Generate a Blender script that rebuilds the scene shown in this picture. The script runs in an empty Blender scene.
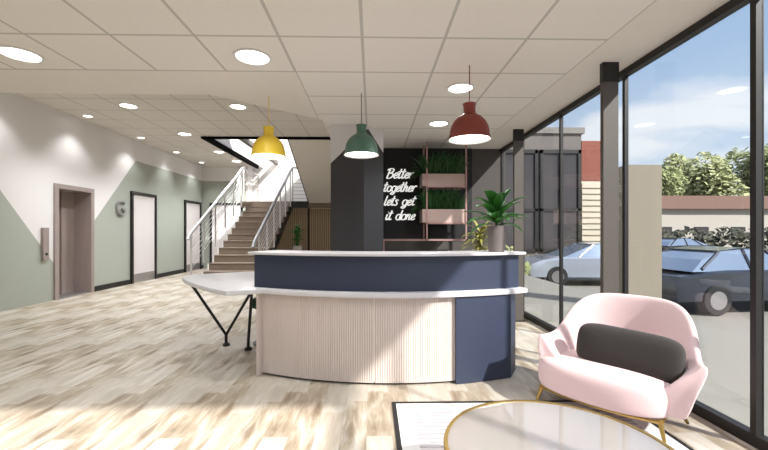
import bpy, bmesh, math, random
from mathutils import Vector, Matrix, noise as mnoise
random.seed(7)
S = bpy.context.scene
C = S.collection
PI = math.pi
def R(a): return math.radians(a)

# ------------------------------------------------------------------ materials
def lin(c):
    return tuple(((v/255)/12.92 if v/255 <= .04045 else ((v/255+.055)/1.055)**2.4) for v in c)+(1,)
MATS = {}
def mat(name, col, rough=.6, metal=0, var=0., scale=8., stretch=(1,1,1), sheen=0, bump=0., spec=.5, coat=0):
    m = bpy.data.materials.new(name); m.use_nodes = True
    nt = m.node_tree; b = nt.nodes['Principled BSDF']
    b.inputs['Roughness'].default_value = rough
    b.inputs['Metallic'].default_value = metal
    b.inputs['Specular IOR Level'].default_value = spec
    b.inputs['Sheen Weight'].default_value = sheen
    b.inputs['Coat Weight'].default_value = coat
    c = lin(col); b.inputs['Base Color'].default_value = c
    tc = nt.nodes.new('ShaderNodeTexCoord'); mp = nt.nodes.new('ShaderNodeMapping')
    mp.inputs['Scale'].default_value = stretch
    nt.links.new(tc.outputs['Object'], mp.inputs[0])
    nz = nt.nodes.new('ShaderNodeTexNoise'); nz.inputs['Scale'].default_value = scale; nz.inputs['Detail'].default_value = 5
    nt.links.new(mp.outputs[0], nz.inputs['Vector'])
    mx = nt.nodes.new('ShaderNodeMix'); mx.data_type = 'RGBA'
    v = max(var, .03)
    mx.inputs[6].default_value = tuple(x*(1-v) for x in c[:3])+(1,)
    mx.inputs[7].default_value = tuple(min(1, x*(1+v)) for x in c[:3])+(1,)
    nt.links.new(nz.outputs['Fac'], mx.inputs[0]); nt.links.new(mx.outputs[2], b.inputs['Base Color'])
    if bump:
        bp = nt.nodes.new('ShaderNodeBump'); bp.inputs['Strength'].default_value = bump; bp.inputs['Distance'].default_value = .005
        nt.links.new(nz.outputs['Fac'], bp.inputs['Height']); nt.links.new(bp.outputs[0], b.inputs['Normal'])
    MATS[name] = m
    return m
def emis(name, col, st):
    m = bpy.data.materials.new(name); m.use_nodes = True
    b = m.node_tree.nodes['Principled BSDF']
    b.inputs['Base Color'].default_value = lin(col)
    b.inputs['Emission Color'].default_value = lin(col); b.inputs['Emission Strength'].default_value = st
    MATS[name] = m; return m
class NT:
    def __init__(s, m): s.t = m.node_tree
    def n(s, kind, **kw):
        o = s.t.nodes.new(kind)
        for k, v in kw.items(): setattr(o, k, v)
        return o
    def l(s, a, b): s.t.links.new(a, b)
    def math(s, op, a, b=None, c=None):
        o = s.n('ShaderNodeMath', operation=op)
        for i, v in enumerate((a, b, c)):
            if v is None: continue
            if isinstance(v, (int, float)): o.inputs[i].default_value = v
            else: s.l(v, o.inputs[i])
        return o.outputs[0]
    def mix(s, f, a, b):
        o = s.n('ShaderNodeMix', data_type='RGBA')
        for i, v in ((0, f), (6, a), (7, b)):
            if isinstance(v, tuple) or isinstance(v, (int, float)): o.inputs[i].default_value = v
            else: s.l(v, o.inputs[i])
        return o.outputs[2]
    def xyz(s):
        g = s.n('ShaderNodeNewGeometry'); p = s.n('ShaderNodeSeparateXYZ'); s.l(g.outputs['Position'], p.inputs[0])
        return p.outputs, g.outputs['Position']

mat('white_paint', (222,219,216), .85, var=.02)
mat('void_white', (238,236,233), .9, var=.01)
mat('charcoal', (60,59,62), .75, var=.04)
mat('charcoal_sunlit', (76,71,68), .75, var=.04)  # same charcoal paint, lightened and warmed to carry sunlight on the rear wall
mat('black_panel', (22,22,24), .6, var=.05)
mat('black_metal', (20,19,19), .45)
mat('black_matte', (14,13,13), 1, spec=.05)
mat('frame_black', (26,24,23), .5)
mat('column_metal', (84,78,73), .55, var=.04)
mat('plaster', (228,221,213), .9, var=.02)
mat('lift_metal', (164,150,145), .45, .2, var=.12, scale=3, stretch=(4,4,.4))
mat('lift_door', (160,146,140), .35, .25, var=.2, scale=2.5, stretch=(1,1,.5))
mat('door_white', (214,208,206), .5, var=.02)
mat('steel', (170,168,168), .35, .8, var=.05)
mat('rail_grey', (150,149,150), .45, .3)
mat('steel_pale', (196,194,194), .4, .35, var=.04)
mat('stair_wood', (128,112,97), .6, var=.28, scale=6, stretch=(1.2,9,9))
mat('soffit', (226,220,211), .85, var=.02)
mat('slat', (186,162,134), .6, var=.12, scale=10, stretch=(6,6,.6))
mat('slat_gap', (45,36,30), .8)
mat('stone', (210,208,211), .28, var=.09, scale=5, stretch=(1,3,1))
mat('navy', (47,55,76), .5, var=.03)
mat('wood_pale', (204,191,184), .6, var=.07, scale=9, stretch=(7,7,.5))
mat('wood_seam', (240,228,220), .6)
mat('pink', (222,194,195), .85, var=.025, scale=60, sheen=.35, bump=.05)
mat('pillow', (50,45,44), .9, var=.08, scale=50, sheen=.12, bump=.08)
mat('brass', (190,158,92), .3, .9, var=.06)
mat('pot_taupe', (108,99,97), .6, var=.05)
mat('pot_white', (215,212,208), .5)
mat('soil', (45,34,27), .95, var=.3, scale=60)
mat('leaf', (52,112,40), .45, var=.35, scale=9)
mat('leaf_dark', (34,78,28), .5, var=.4, scale=9)
mat('leaf_yellow', (142,138,70), .6, var=.35, scale=12)
mat('rose_metal', (190,150,145), .4, .5, var=.05)
mat('planter_box', (190,165,156), .7, var=.03)
mat('yellow', (236,202,58), .5, var=.02)
mat('green', (74,112,94), .5, var=.02)
mat('red', (130,52,42), .5, var=.02)
mat('green_seat', (40,84,52), .8, var=.1, scale=30)
emis('lettering', (244,243,240), .5)  # faint glow put in to brighten the white letters
mat('cord_grey', (90,80,72), .6)
mat('pave', (138,135,127), .9, var=.06, scale=2)
mat('asphalt', (136,132,124), .9, var=.08, scale=3)
mat('cream_render', (136,128,114), .9, var=.03, scale=5)
mat('brick', (142,72,56), .9, var=.15, scale=12)
mat('siding', (196,186,168), .8, var=.05)
mat('roof_red', (112,84,70), .9, var=.15)
mat('dark_glass', (70,66,68), .12, var=.1)
mat('grey_render', (112,106,104), .9, var=.06)
mat('car_glass', (150,164,184), .12, .6)  # pale blue base colour stands in for sky reflected in the glass
mat('bark', (86,70,56), .9, var=.25, scale=14)
mat('foliage', (152,158,110), .8, var=.35, scale=1.5)
mat('foliage_pale', (174,176,130), .8, var=.3, scale=1.5)
mat('house_wall', (176,170,160), .9)
mat('hedge', (84,84,70), .85, var=.35, scale=4)
mat('car_blue', (50,53,62), .25, .3, coat=.6)
mat('car_silver', (178,186,198), .25, .4, coat=.6)
mat('tyre', (24,24,25), .85)
mat('grey_beam', (120,116,112), .7)
emis('lamp_white', (255,248,238), 3.0)
emis('down_white', (255,250,244), 4.0)

def tile_mat(name, col, line, ox, oy, s=.6, w=.011):
    m = mat(name, col, .9); k = NT(m); b = m.node_tree.nodes['Principled BSDF']
    (p, pos) = k.xyz()
    def ln(c, o):
        a = k.math('DIVIDE', k.math('SUBTRACT', c, o), s); f = k.math('FRACT', k.math('ADD', a, 100.5))
        return k.math('LESS_THAN', k.math('ABSOLUTE', k.math('SUBTRACT', f, .5)), w/s)
    g = k.math('MAXIMUM', ln(p[0], ox), ln(p[1], oy))
    nz = k.n('ShaderNodeTexNoise'); nz.inputs['Scale'].default_value = 90; nz.inputs['Detail'].default_value = 3
    k.l(pos, nz.inputs['Vector'])
    c0 = lin(col)
    base = k.mix(nz.outputs['Fac'], tuple(x*.95 for x in c0[:3])+(1,), tuple(min(1, x*1.05) for x in c0[:3])+(1,))
    k.l(k.mix(g, base, lin(line)), b.inputs['Base Color'])
tile_mat('tiles_front', (232,226,219), (192,186,179), -.073, 2.745)
tile_mat('tiles_rear', (216,210,202), (180,174,167), -2.63, 2.745)

def wall_mat():
    m = mat('wall_two_tone', (222,219,216), .85); k = NT(m); b = m.node_tree.nodes['Principled BSDF']
    (p, pos) = k.xyz()
    # sage green below a painted zig-zag boundary, white above
    a = k.math('MULTIPLY_ADD', p[1], -1.23, 1.88+1.23*5.93)
    c = k.math('MULTIPLY_ADD', p[1], 1.09, 1.42-1.09*7.88)
    lim = k.math('MINIMUM', k.math('MAXIMUM', a, c), 2.94)
    g = k.math('LESS_THAN', p[2], lim)
    k.l(k.mix(g, lin((224,221,219)), lin((163,168,157))), b.inputs['Base Color'])
wall_mat()
def pillar_mat():
    m = mat('pillar_two_tone', (60,59,62), .75); k = NT(m); b = m.node_tree.nodes['Principled BSDF']
    (p, pos) = k.xyz()
    # two white painted corners: rising line on the broad front, falling line on the chamfer
    a = k.math('MULTIPLY_ADD', p[0], .95, 2.13+.95*.54)
    c = k.math('MULTIPLY_ADD', p[0], -1.25, 2.335+1.25*.15)
    lim = k.math('MINIMUM', a, c)
    g = k.math('GREATER_THAN', p[2], lim)
    k.l(k.mix(g, lin((60,59,62)), lin((214,211,210))), b.inputs['Base Color'])
pillar_mat()

def floor_mat():
    m = mat('floor_planks', (190,172,146), .42); k = NT(m); b = m.node_tree.nodes['Principled BSDF']
    (p, pos) = k.xyz()
    TX, TY = .62, 1.28
    def wrap(c, t, o): return k.math('MULTIPLY', k.math('FRACT', k.math('ADD', k.math('DIVIDE', k.math('SUBTRACT', c, o), t), 50)), t)
    x = wrap(p[0], TX, .12); y = wrap(p[1], TY, 3.06)
    # plank index within the tile and stagger
    pi = k.math('FLOOR', k.math('DIVIDE', x, TX/4))
    def comb(a, bb, c): 
        o = k.n('ShaderNodeCombineXYZ')
        for i, v in enumerate((a, bb, c)):
            if isinstance(v, (int, float)): o.inputs[i].default_value = v
            else: k.l(v, o.inputs[i])
        return o.outputs[0]
    def noise(v, sc, det=6, rough=.6, dist=0):
        o = k.n('ShaderNodeTexNoise'); o.inputs['Scale'].default_value = sc; o.inputs['Detail'].default_value = det
        o.inputs['Roughness'].default_value = rough; o.inputs['Distortion'].default_value = dist
        k.l(v, o.inputs['Vector']); return o.outputs['Fac']
    v1 = comb(k.math('MULTIPLY', x, 34), k.math('MULTIPLY', y, 3.0), k.math('MULTIPLY', pi, 7.3))
    grain = noise(v1, 1.4, 8, .72, .9)
    v2 = comb(k.math('MULTIPLY', x, 6), k.math('MULTIPLY', y, 1.5), k.math('ADD', k.math('MULTIPLY', pi, 3.1), 4.2))
    blot = noise(v2, 1.9, 3, .5, .4)
    v4 = comb(k.math('MULTIPLY', p[0], .9), k.math('MULTIPLY', p[1], .4), 2.0)
    big = noise(v4, 1.5, 2, .5)
    def ramp(f, pts):
        o = k.n('ShaderNodeValToRGB'); e = o.color_ramp.elements
        while len(e) < len(pts): e.new(.5)
        for q, (ps, cl) in zip(e, pts): q.position = ps; q.color = lin(cl)
        k.l(f, o.inputs[0]); return o.outputs[0]
    f = k.math('ADD', k.math('MULTIPLY', grain, .36), k.math('MULTIPLY', blot, .68))
    col = ramp(f, [(.34, (110,94,73)), (.45, (147,131,109)), (.55, (172,159,140)), (.66, (197,190,180))])
    seg = k.math('FLOOR', k.math('MULTIPLY', k.math('FRACT', k.math('ADD', k.math('DIVIDE', y, TY), k.math('MULTIPLY', pi, .37))), 2))
    wn = k.n('ShaderNodeTexWhiteNoise'); wn.noise_dimensions = '1D'; k.l(k.math('ADD', k.math('MULTIPLY', pi, 2.7), k.math('ADD', k.math('MULTIPLY', seg, 1.3), 8.1)), wn.inputs['W'])
    col = k.mix(k.math('MULTIPLY', wn.outputs['Value'], .55), col, lin((201,195,185)))
    # knots: elongated dark blots
    def knot(cx, cy, rx, ry):
        dx = k.math('DIVIDE', k.math('SUBTRACT', x, cx), rx); dy = k.math('DIVIDE', k.math('SUBTRACT', y, cy), ry)
        d = k.math('SQRT', k.math('ADD', k.math('MULTIPLY', dx, dx), k.math('MULTIPLY', dy, dy)))
        d = k.math('ADD', d, k.math('MULTIPLY', k.math('SUBTRACT', grain, .5), 1.4))
        return k.math('MAXIMUM', k.math('SUBTRACT', 1, d), 0)
    kk = k.math('ADD', knot(.36, .56, .055, .15), k.math('ADD', knot(.12, .85, .04, .16), k.math('MULTIPLY', knot(.5, 1.05, .03, .15), .7)))
    col = k.mix(k.math('MINIMUM', k.math('MULTIPLY', kk, 1.1), .75), col, lin((118,100,80)))
    xm = k.math('FRACT', k.math('DIVIDE', x, TX/4))
    sm = k.math('LESS_THAN', xm, .018)
    col = k.mix(k.math('MULTIPLY', sm, .35), col, lin((110,92,72)))
    k.l(col, b.inputs['Base Color'])
    bp = k.n('ShaderNodeBump'); bp.inputs['Strength'].default_value = .12; bp.inputs['Distance'].default_value = .002
    k.l(grain, bp.inputs['Height']); k.l(bp.outputs[0], b.inputs['Normal'])
floor_mat()
def rug_mat():
    m = mat('rug_weave', (214,208,208), .95); k = NT(m); b = m.node_tree.nodes['Principled BSDF']
    (p, pos) = k.xyz()
    nz = k.n('ShaderNodeTexNoise'); nz.inputs['Scale'].default_value = 12; nz.inputs['Detail'].default_value = 5
    cb = k.n('ShaderNodeCombineXYZ'); k.l(k.math('MULTIPLY', p[0], .6), cb.inputs[0]); k.l(k.math('MULTIPLY', p[1], 9), cb.inputs[1])
    k.l(cb.outputs[0], nz.inputs['Vector'])
    def inside(c, a, bb): return k.math('MULTIPLY', k.math('GREATER_THAN', c, a), k.math('LESS_THAN', c, bb))
    fld = k.math('MULTIPLY', inside(p[0], .27, 1.68), inside(p[1], .9, 2.58))
    st = k.math('LESS_THAN', k.math('FRACT', k.math('MULTIPLY', p[1], 22)), .45)
    line = k.math('MULTIPLY', st, k.math('GREATER_THAN', nz.outputs['Fac'], .43))
    c1 = k.mix(line, lin((204,198,198)), lin((160,152,157)))
    c = k.mix(fld, lin((216,213,210)), c1)
    k.l(c, b.inputs['Base Color'])
rug_mat()
def brick_mat():
    m = MATS['brick']; k = NT(m); b = m.node_tree.nodes['Principled BSDF']
    tc = k.n('ShaderNodeTexCoord'); mp = k.n('ShaderNodeMapping'); mp.inputs['Rotation'].default_value = (R(90), 0, 0)
    k.l(tc.outputs['Object'], mp.inputs[0])
    br = k.n('ShaderNodeTexBrick'); br.inputs['Scale'].default_value = 4.5
    br.inputs['Color1'].default_value = lin((140,72,58)); br.inputs['Color2'].default_value = lin((122,60,48)); br.inputs['Mortar'].default_value = lin((150,120,104))
    k.l(mp.outputs[0], br.inputs['Vector']); k.l(br.outputs['Color'], b.inputs['Base Color'])
brick_mat()
def glass_mat(name, tint, refl=1.0, body=0, bodycol=(200,195,190)):
    m = bpy.data.materials.new(name); m.use_nodes = True; t = m.node_tree; t.nodes.clear(); k = NT(m)
    out = k.n('ShaderNodeOutputMaterial'); tr = k.n('ShaderNodeBsdfTransparent'); tr.inputs[0].default_value = tint
    gl = k.n('ShaderNodeBsdfGlossy'); gl.inputs['Roughness'].default_value = .02
    lw = k.n('ShaderNodeLayerWeight'); lw.inputs[0].default_value = .5
    fr = k.math('MULTIPLY_ADD', k.math('POWER', lw.outputs['Facing'], 4), .9, .045)
    mx = k.n('ShaderNodeMixShader'); k.l(k.math('MINIMUM', k.math('MULTIPLY', fr, refl), 1), mx.inputs[0])
    src = tr.outputs[0]
    if body:
        df = k.n('ShaderNodeBsdfDiffuse'); df.inputs[0].default_value = lin(bodycol)
        m2 = k.n('ShaderNodeMixShader'); m2.inputs[0].default_value = body
        k.l(tr.outputs[0], m2.inputs[1]); k.l(df.outputs[0], m2.inputs[2]); src = m2.outputs[0]
    k.l(src, mx.inputs[1]); k.l(gl.outputs[0], mx.inputs[2])
    k.l(mx.outputs[0], out.inputs[0]); MATS[name] = m
glass_mat('window_glass', (.95,.96,.96,1), .7)
glass_mat('table_glass', (.70,.68,.67,1), 2.0, .55, (206,197,191))

# ------------------------------------------------------------------ mesh helpers
def B(): return bmesh.new()
def box(bm, a, b, bev=0):
    x0,y0,z0 = a; x1,y1,z1 = b
    t = B() if bev else bm
    v = [t.verts.new(p) for p in ((x0,y0,z0),(x1,y0,z0),(x1,y1,z0),(x0,y1,z0),(x0,y0,z1),(x1,y0,z1),(x1,y1,z1),(x0,y1,z1))]
    for f in ((0,3,2,1),(4,5,6,7),(0,1,5,4),(1,2,6,5),(2,3,7,6),(3,0,4,7)): t.faces.new([v[i] for i in f])
    if bev:
        bmesh.ops.bevel(t, geom=t.edges[:], offset=bev, segments=2, affect='EDGES', profile=.5)
        merge(bm, t)
    return bm
def merge(bm, t, mtx=None):
    mp = {}
    for v in t.verts: mp[v] = bm.verts.new(mtx @ v.co if mtx else v.co)
    for f in t.faces:
        try: bm.faces.new([mp[v] for v in f.verts])
        except ValueError: pass
    t.free()
def prism(bm, poly, z0, z1, bev=0):
    t = B()
    a = [t.verts.new((x,y,z0)) for x,y in poly]; b = [t.verts.new((x,y,z1)) for x,y in poly]
    n = len(poly)
    t.faces.new(list(reversed(a))); top = t.faces.new(b)
    for i in range(n): t.faces.new((a[i], a[(i+1)%n], b[(i+1)%n], b[i]))
    bmesh.ops.recalc_face_normals(t, faces=t.faces[:])
    if bev:
        ed = [e for e in t.edges if abs(e.verts[0].co.z-e.verts[1].co.z) < 1e-6]
        bmesh.ops.bevel(t, geom=ed, offset=bev, segments=2, affect='EDGES', profile=.5)
    merge(bm, t); return bm
def prism_x(bm, poly, x0, x1):   # poly in (y,z)
    a = [bm.verts.new((x0,y,z)) for y,z in poly]; b = [bm.verts.new((x1,y,z)) for y,z in poly]
    n = len(poly); fs = [bm.faces.new(a), bm.faces.new(list(reversed(b)))]
    for i in range(n): fs.append(bm.faces.new((a[i], b[i], b[(i+1)%n], a[(i+1)%n])))
    bmesh.ops.recalc_face_normals(bm, faces=fs); return bm
def tube(bm, pts, r, n=10, caps=True, flat=None):
    pts = [Vector(p) for p in pts]; rs = r if isinstance(r, (list, tuple)) else [r]*len(pts)
    rings = []; up = None
    for i, p in enumerate(pts):
        d = (pts[min(i+1, len(pts)-1)]-pts[max(i-1, 0)]).normalized()
        if up is None:
            up = Vector((0,0,1)) if abs(d.z) < .9 else Vector((1,0,0))
        s = d.cross(up).normalized(); u = s.cross(d).normalized(); up = u
        ring = []
        for k in range(n):
            a = 2*PI*k/n; o = s*math.cos(a)*rs[i]+u*math.sin(a)*rs[i]
            if flat: o.y *= flat
            ring.append(bm.verts.new(p+o))
        rings.append(ring)
    for a, b in zip(rings, rings[1:]):
        for k in range(n): bm.faces.new((a[k], a[(k+1)%n], b[(k+1)%n], b[k]))
    if caps:
        bm.faces.new(list(reversed(rings[0]))); bm.faces.new(rings[-1])
    return bm
def lathe(bm, prof, c=(0,0,0), n=40, close=False):
    rings = []
    for r, z in prof:
        if r < 1e-6: rings.append([bm.verts.new((c[0], c[1], c[2]+z))])
        else: rings.append([bm.verts.new((c[0]+r*math.cos(2*PI*k/n), c[1]+r*math.sin(2*PI*k/n), c[2]+z)) for k in range(n)])
    if close: rings.append(rings[0])
    for a, b in zip(rings, rings[1:]):
        for k in range(n):
            q = []
            for v in (a[k%len(a)], a[(k+1)%len(a)], b[(k+1)%len(b)], b[k%len(b)]):
                if v not in q: q.append(v)
            if len(q) > 2:
                try: bm.faces.new(q)
                except ValueError: pass
    return bm
def obj(name, bm, m, parent=None, smooth=False, sub=0):
    bmesh.ops.recalc_face_normals(bm, faces=bm.faces[:])
    me = bpy.data.meshes.new(name); bm.to_mesh(me); bm.free()
    me.materials.append(MATS[m])
    o = bpy.data.objects.new(name, me); C.objects.link(o)
    if smooth:
        for p in me.polygons: p.use_smooth = True
        if smooth != 'all':
            md = o.modifiers.new('edge', 'EDGE_SPLIT'); md.split_angle = R(38)
    if sub:
        md = o.modifiers.new('sub', 'SUBSURF'); md.levels = sub; md.render_levels = sub
    if parent is not None: o.parent = parent
    return o
def tag(o, label=None, cat=None, group=None, kind=None):
    if label: o['label'] = label
    if cat: o['category'] = cat
    if group: o['group'] = group
    if kind: o['kind'] = kind
    return o
def thing(name, label, cat, loc=(0,0,0), rz=0, group=None):
    o = bpy.data.objects.new(name, None); C.objects.link(o); o.empty_display_size = .1
    o.location = loc; o.rotation_euler = (0,0,rz)
    return tag(o, label, cat, group)
def struct(name, bm, m, label=None, cat=None, parent=None, **kw):
    o = obj(name, bm, m, parent, **kw)
    if parent is None: tag(o, label, cat, None, 'structure')
    return o
def shell(name, label, cat, loc=(0,0,0)):
    o = thing(name, label, cat, loc); o['kind'] = 'structure'; return o

# ------------------------------------------------------------------ room shell
XW, XL, ZF, ZR = 2.20, -5.70, 2.63, 3.42       # window plane, left wall, low ceiling, high ceiling
struct('floor', box(B(), (-5.9,-4.5,-.12), (2.26,13.7,0)), 'floor_planks', 'pale oak plank floor running through the whole lobby', 'floor')
# low ceiling: tiled field, plaster margins
struct('ceiling', prism(B(), [(-6,.25),(1.727,.25),(1.727,6.4),(-.62,6.4),(-.62,4.78),(-.673,4.735),(-.673,3.36),(-6,3.36)], ZF, ZF+.06), 'tiles_front', 'low beige tiled ceiling above the reception desk', 'ceiling')
struct('trim_1', prism(B(), [(-6,3.36),(-.673,3.36),(-.673,4.735),(-1.655,3.925),(-6,3.925)], ZF, ZF+.06), 'plaster', 'plain beige plaster border where the low ceiling ends', 'ceiling border')
struct('trim_2', box(B(), (1.727,.25,ZF), (XW+.06,6.4,ZF+.06)), 'plaster', 'plain beige plaster strip between ceiling tiles and windows', 'ceiling border')
bm = B()
for a, b in (((-6,3.925),(-1.655,3.925)), ((-1.655,3.925),(-.62,4.78)), ((-.62,4.78),(-.62,6.4))):
    d = (Vector(b)-Vector(a)).normalized(); n = Vector((-d.y, d.x))*-.06
    prism(bm, [a, b, (b[0]+n.x, b[1]+n.y), (a[0]+n.x, a[1]+n.y)], ZF+.06, ZR)
struct('trim_3', bm, 'plaster', 'beige bulkhead face between the low and high ceilings', 'bulkhead')
bm = B()
prism(bm, [(-5.9,3.8),(-.4,3.8),(-.4,8.86),(-3.87,8.86),(-3.87,12.95),(-5.9,12.95)], ZR, ZR+.3)
struct('ceiling.001', bm, 'tiles_rear', 'higher grey tiled ceiling over the lift lobby', 'ceiling')
struct('ceiling.002', box(B(), (-6,.25,ZF+.07), (2.3,3.9,ZR+.5)), 'plaster', 'solid floor build-up hidden above the low ceiling', 'ceiling')
struct('ceiling.003', box(B(), (-.66,3.9,ZF+.07), (2.3,6.6,ZR+.5)), 'plaster', 'solid floor build-up hidden above the desk ceiling', 'ceiling')
bm = B()
box(bm, (-3.93,8.80,ZR-.05), (-.4,8.87,ZR+.02)); box(bm, (-3.93,8.87,ZR-.05), (-3.84,12.95,ZR+.06))
struct('trim_4', bm, 'black_matte', 'black edge trim around the stairwell opening', 'trim')
# left wall with lift opening
bm = B()
EY0, EY1, EZ = 6.91, 7.87, 2.10
box(bm, (XL-.5,-4.5,0), (XL,EY0,ZR+.4)); box(bm, (XL-.5,EY1,0), (XL,13.1,ZR+.4)); box(bm, (XL-.5,EY0,EZ), (XL,EY1,ZR+.4)); box(bm, (XL-.55,EY0-.05,0), (XL-.42,EY1+.05,EZ+.05))
struct('wall_left', bm, 'wall_two_tone', 'white wall with sage green zigzag paint holding lift and doors', 'wall')
struct('wall_back', box(B(), (XL-.2,12.90,0), (-4.3,13.05,ZR+.3)), 'wall_two_tone', 'sage green and white end wall left of the stairs', 'wall')
bm = B(); box(bm, (-4.34,13.05,0), (-4.24,13.7,6.6)); box(bm, (-4.34,13.6,0), (-.4,13.75,6.6))
struct('wall_stairwell', bm, 'void_white', 'bright white wall behind the stair landing', 'wall')
bm = B(); box(bm, (-3.99,8.9,ZR+.08), (-3.855,13.6,6.6)); box(bm, (-3.99,8.76,ZR+.02), (-.4,8.82,5.4))
struct('wall_upper', bm, 'void_white', 'white upper storey walls around the stairwell void', 'wall')
struct('wall_stair_side', box(B(), (-.55,6.6,0), (-.4,13.6,5.4)), 'void_white', 'white wall closing the right side of the stairwell', 'wall')
struct('trim_5', box(B(), (-3.46,8.9,3.62), (-3.34,13.6,3.74)), 'grey_beam', 'grey beam crossing the bright stairwell void', 'beam')
# charcoal back wall and pillar
struct('wall_rear', box(B(), (-.55,6.4,0), (2.26,6.6,ZF+.06)), 'charcoal_sunlit', 'charcoal wall behind the reception desk', 'wall')
struct('wall_panel', box(B(), (.1,6.37,1.1), (1.68,6.40,ZF)), 'black_panel', 'black wall panel carrying the white lettering', 'wall panel')
struct('wall_pillar', prism(B(), [(-.545,5.0),(-.11,4.96),(.155,5.30),(.155,6.4),(-.545,6.4)], 0, ZF+.03), 'pillar_two_tone', 'charcoal pillar with white painted top corners', 'pillar')
bm = B(); box(bm, (-6,-4.7,ZF), (2.26,-1.15,ZF+.3)); box(bm, (-6,-1.15,ZF), (-3.9,.25,ZF+.3))  # unseen ceiling added to cut sky light, gap shaped for the floor's sun patch
struct('ceiling.004', bm, 'plaster', 'unseen plain ceiling behind the camera with an added gap that admits sun', 'ceiling')
struct('wall_front', box(B(), (-6,-4.7,0), (2.26,-4.5,ZF)), 'white_paint', 'unseen white wall behind the camera, added to cut sky light', 'wall')  # closes the unseen rear, put in to reduce sky light from behind
# skirtings
for i, (a, b) in enumerate(((7.87,9.06),(10.10,11.62),(12.70,12.90))):
    struct('baseboard_left' + ('.%03d' % i if i else ''), box(B(), (XL,a,0), (XL+.02,b,.11), .004), 'black_metal', 'black skirting along the sage green wall', 'skirting')
struct('baseboard_back', box(B(), (-4.35,12.88,0), (-4.3,12.90,.11)), 'black_metal', 'black skirting on the end wall', 'skirting')

# doors
def door(n, y0, y1, zt, label):
    d = shell('door_%d' % n, label, 'door', (XL, (y0+y1)/2, 0))
    w = (y1-y0)/2; fw = .07
    bm = B(); box(bm, (0,-w,0), (.05,-w+fw,zt), .004); box(bm, (0,w-fw,0), (.05,w,zt), .004); box(bm, (0,-w+fw,zt-fw), (.05,w-fw,zt), .004)
    obj('frame', bm, 'black_metal', d)
    obj('leaf', box(B(), (0,-w+fw,.005), (.022,w-fw,zt-fw)), 'door_white', d)
    obj('kick_plate', box(B(), (.022,-w+fw+.02,.01), (.026,w-fw-.02,.22)), 'steel', d)
door(1, 9.06, 10.10, 2.19, 'white door in black frame beside the metal letter')
door(2, 11.62, 12.70, 2.20, 'white door in black frame near the foot of the stairs')
d = shell('door_3', 'pale door in black frame on the end wall behind the stair railing', 'door', (-4.90,12.90,0))
bm = B(); box(bm, (-.55,-.05,0), (-.48,0,2.2)); box(bm, (.48,-.05,0), (.55,0,2.2)); box(bm, (-.48,-.05,2.13), (.48,0,2.2))
obj('frame', bm, 'black_metal', d)
obj('leaf', box(B(), (-.48,-.022,.005), (.48,0,2.13)), 'door_white', d)
obj('kick_plate', box(B(), (-.46,-.026,.01), (.46,-.022,.22)), 'steel', d)

# lift
L = thing('elevator', 'taupe metal lift door recessed in the two-tone left wall', 'elevator', (XL, 7.39, 0))
y0, y1 = -.48, .48
bm = B(); f = .085
box(bm, (-.40,y0,0), (.035,y0+f,EZ), .004); box(bm, (-.40,y1-f,0), (.035,y1,EZ), .004); box(bm, (-.40,y0+f,EZ-f), (.035,y1-f,EZ), .004)
obj('frame', bm, 'lift_metal', L)
obj('door_panel', box(B(), (-.40,y0+f,.02), (-.34,y1-f-.30,EZ-f)), 'lift_door', L)
obj('door_panel', box(B(), (-.37,y1-f-.31,.02), (-.31,y1-f,EZ-f)), 'lift_door', L)
obj('sill', box(B(), (-.40,y0+f,0), (.03,y1-f,.018)), 'steel', L)
P = thing('call_panel', 'slim taupe metal lift call panel on the wall beside the lift', 'call panel', (XL, 6.71, .74))
obj('housing', box(B(), (0,-.06,0), (.05,.06,.56), .008), 'lift_metal', P)
lathe_b = B(); lathe(lathe_b, [(0,0),(.022,0),(.022,.008),(0,.010)], n=16)
o = obj('button', lathe_b, 'black_metal', P, True); o.rotation_euler = (0,R(90),0); o.location = (.05,0,.10)

# metal letter G
def font_mesh(txt, size, depth):
    cu = bpy.data.curves.new('t', 'FONT'); cu.body = txt; cu.size = size; cu.extrude = depth; cu.bevel_depth = .003; cu.align_x = 'CENTER'
    t = bpy.data.objects.new('t', cu); C.objects.link(t)
    dg = bpy.context.evaluated_depsgraph_get(); me = bpy.data.meshes.new_from_object(t.evaluated_get(dg))
    bpy.data.objects.remove(t); return me
me = font_mesh('G', .47, .022)
o = bpy.data.objects.new('floor_letter', me); C.objects.link(o); me.materials.append(MATS['steel'])
o.rotation_euler = (R(90),0,R(90)); o.location = (XL+.028, 8.69, 1.61)
tag(o, 'raised grey metal letter G on the sage green wall', 'wall letter')

# ------------------------------------------------------------------ window wall
def bay(n, ya, yb, z1, label, sash=.035):
    w = shell('window_%d' % n, label, 'window', (XW, ya, 0))
    L_ = yb-ya; bm = B()
    box(bm, (-.03,0,0), (.03,L_,.07)); box(bm, (-.03,0,z1-.055), (.03,L_,z1))
    box(bm, (-.012,0,.07), (.02,sash/2,z1-.055)); box(bm, (-.012,L_-sash/2,.07), (.02,L_,z1-.055))
    obj('window_frame', bm, 'frame_black', w)
    obj('glass_pane', box(B(), (.006,sash/2,.07), (.014,L_-sash/2,z1-.055)), 'window_glass', w)
MY = [-2.37,-1.24,-.11,1.02,2.125,3.265,4.39,5.52,6.40]
LB = ['tall window bay behind the camera', 'second tall window bay behind the camera', 'tall window bay just behind the camera', 'window bay at the right edge of the photo',
      'wide window bay right behind the pink armchair', 'window bay beyond the pink armchair, left of the nearer column', 'window bay seen left of the middle mullion', 'last window bay beside the charcoal wall']
for i in range(8):
    bay(i+1, MY[i], MY[i+1], ZF if MY[i] > .2 else 2.63, LB[i], .034)
struct('trim_6', box(B(), (2.17,2.105,.07), (2.188,2.14,ZF-.08)), 'frame_black', 'thicker black mullion at the right of the photo', 'mullion')
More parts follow.
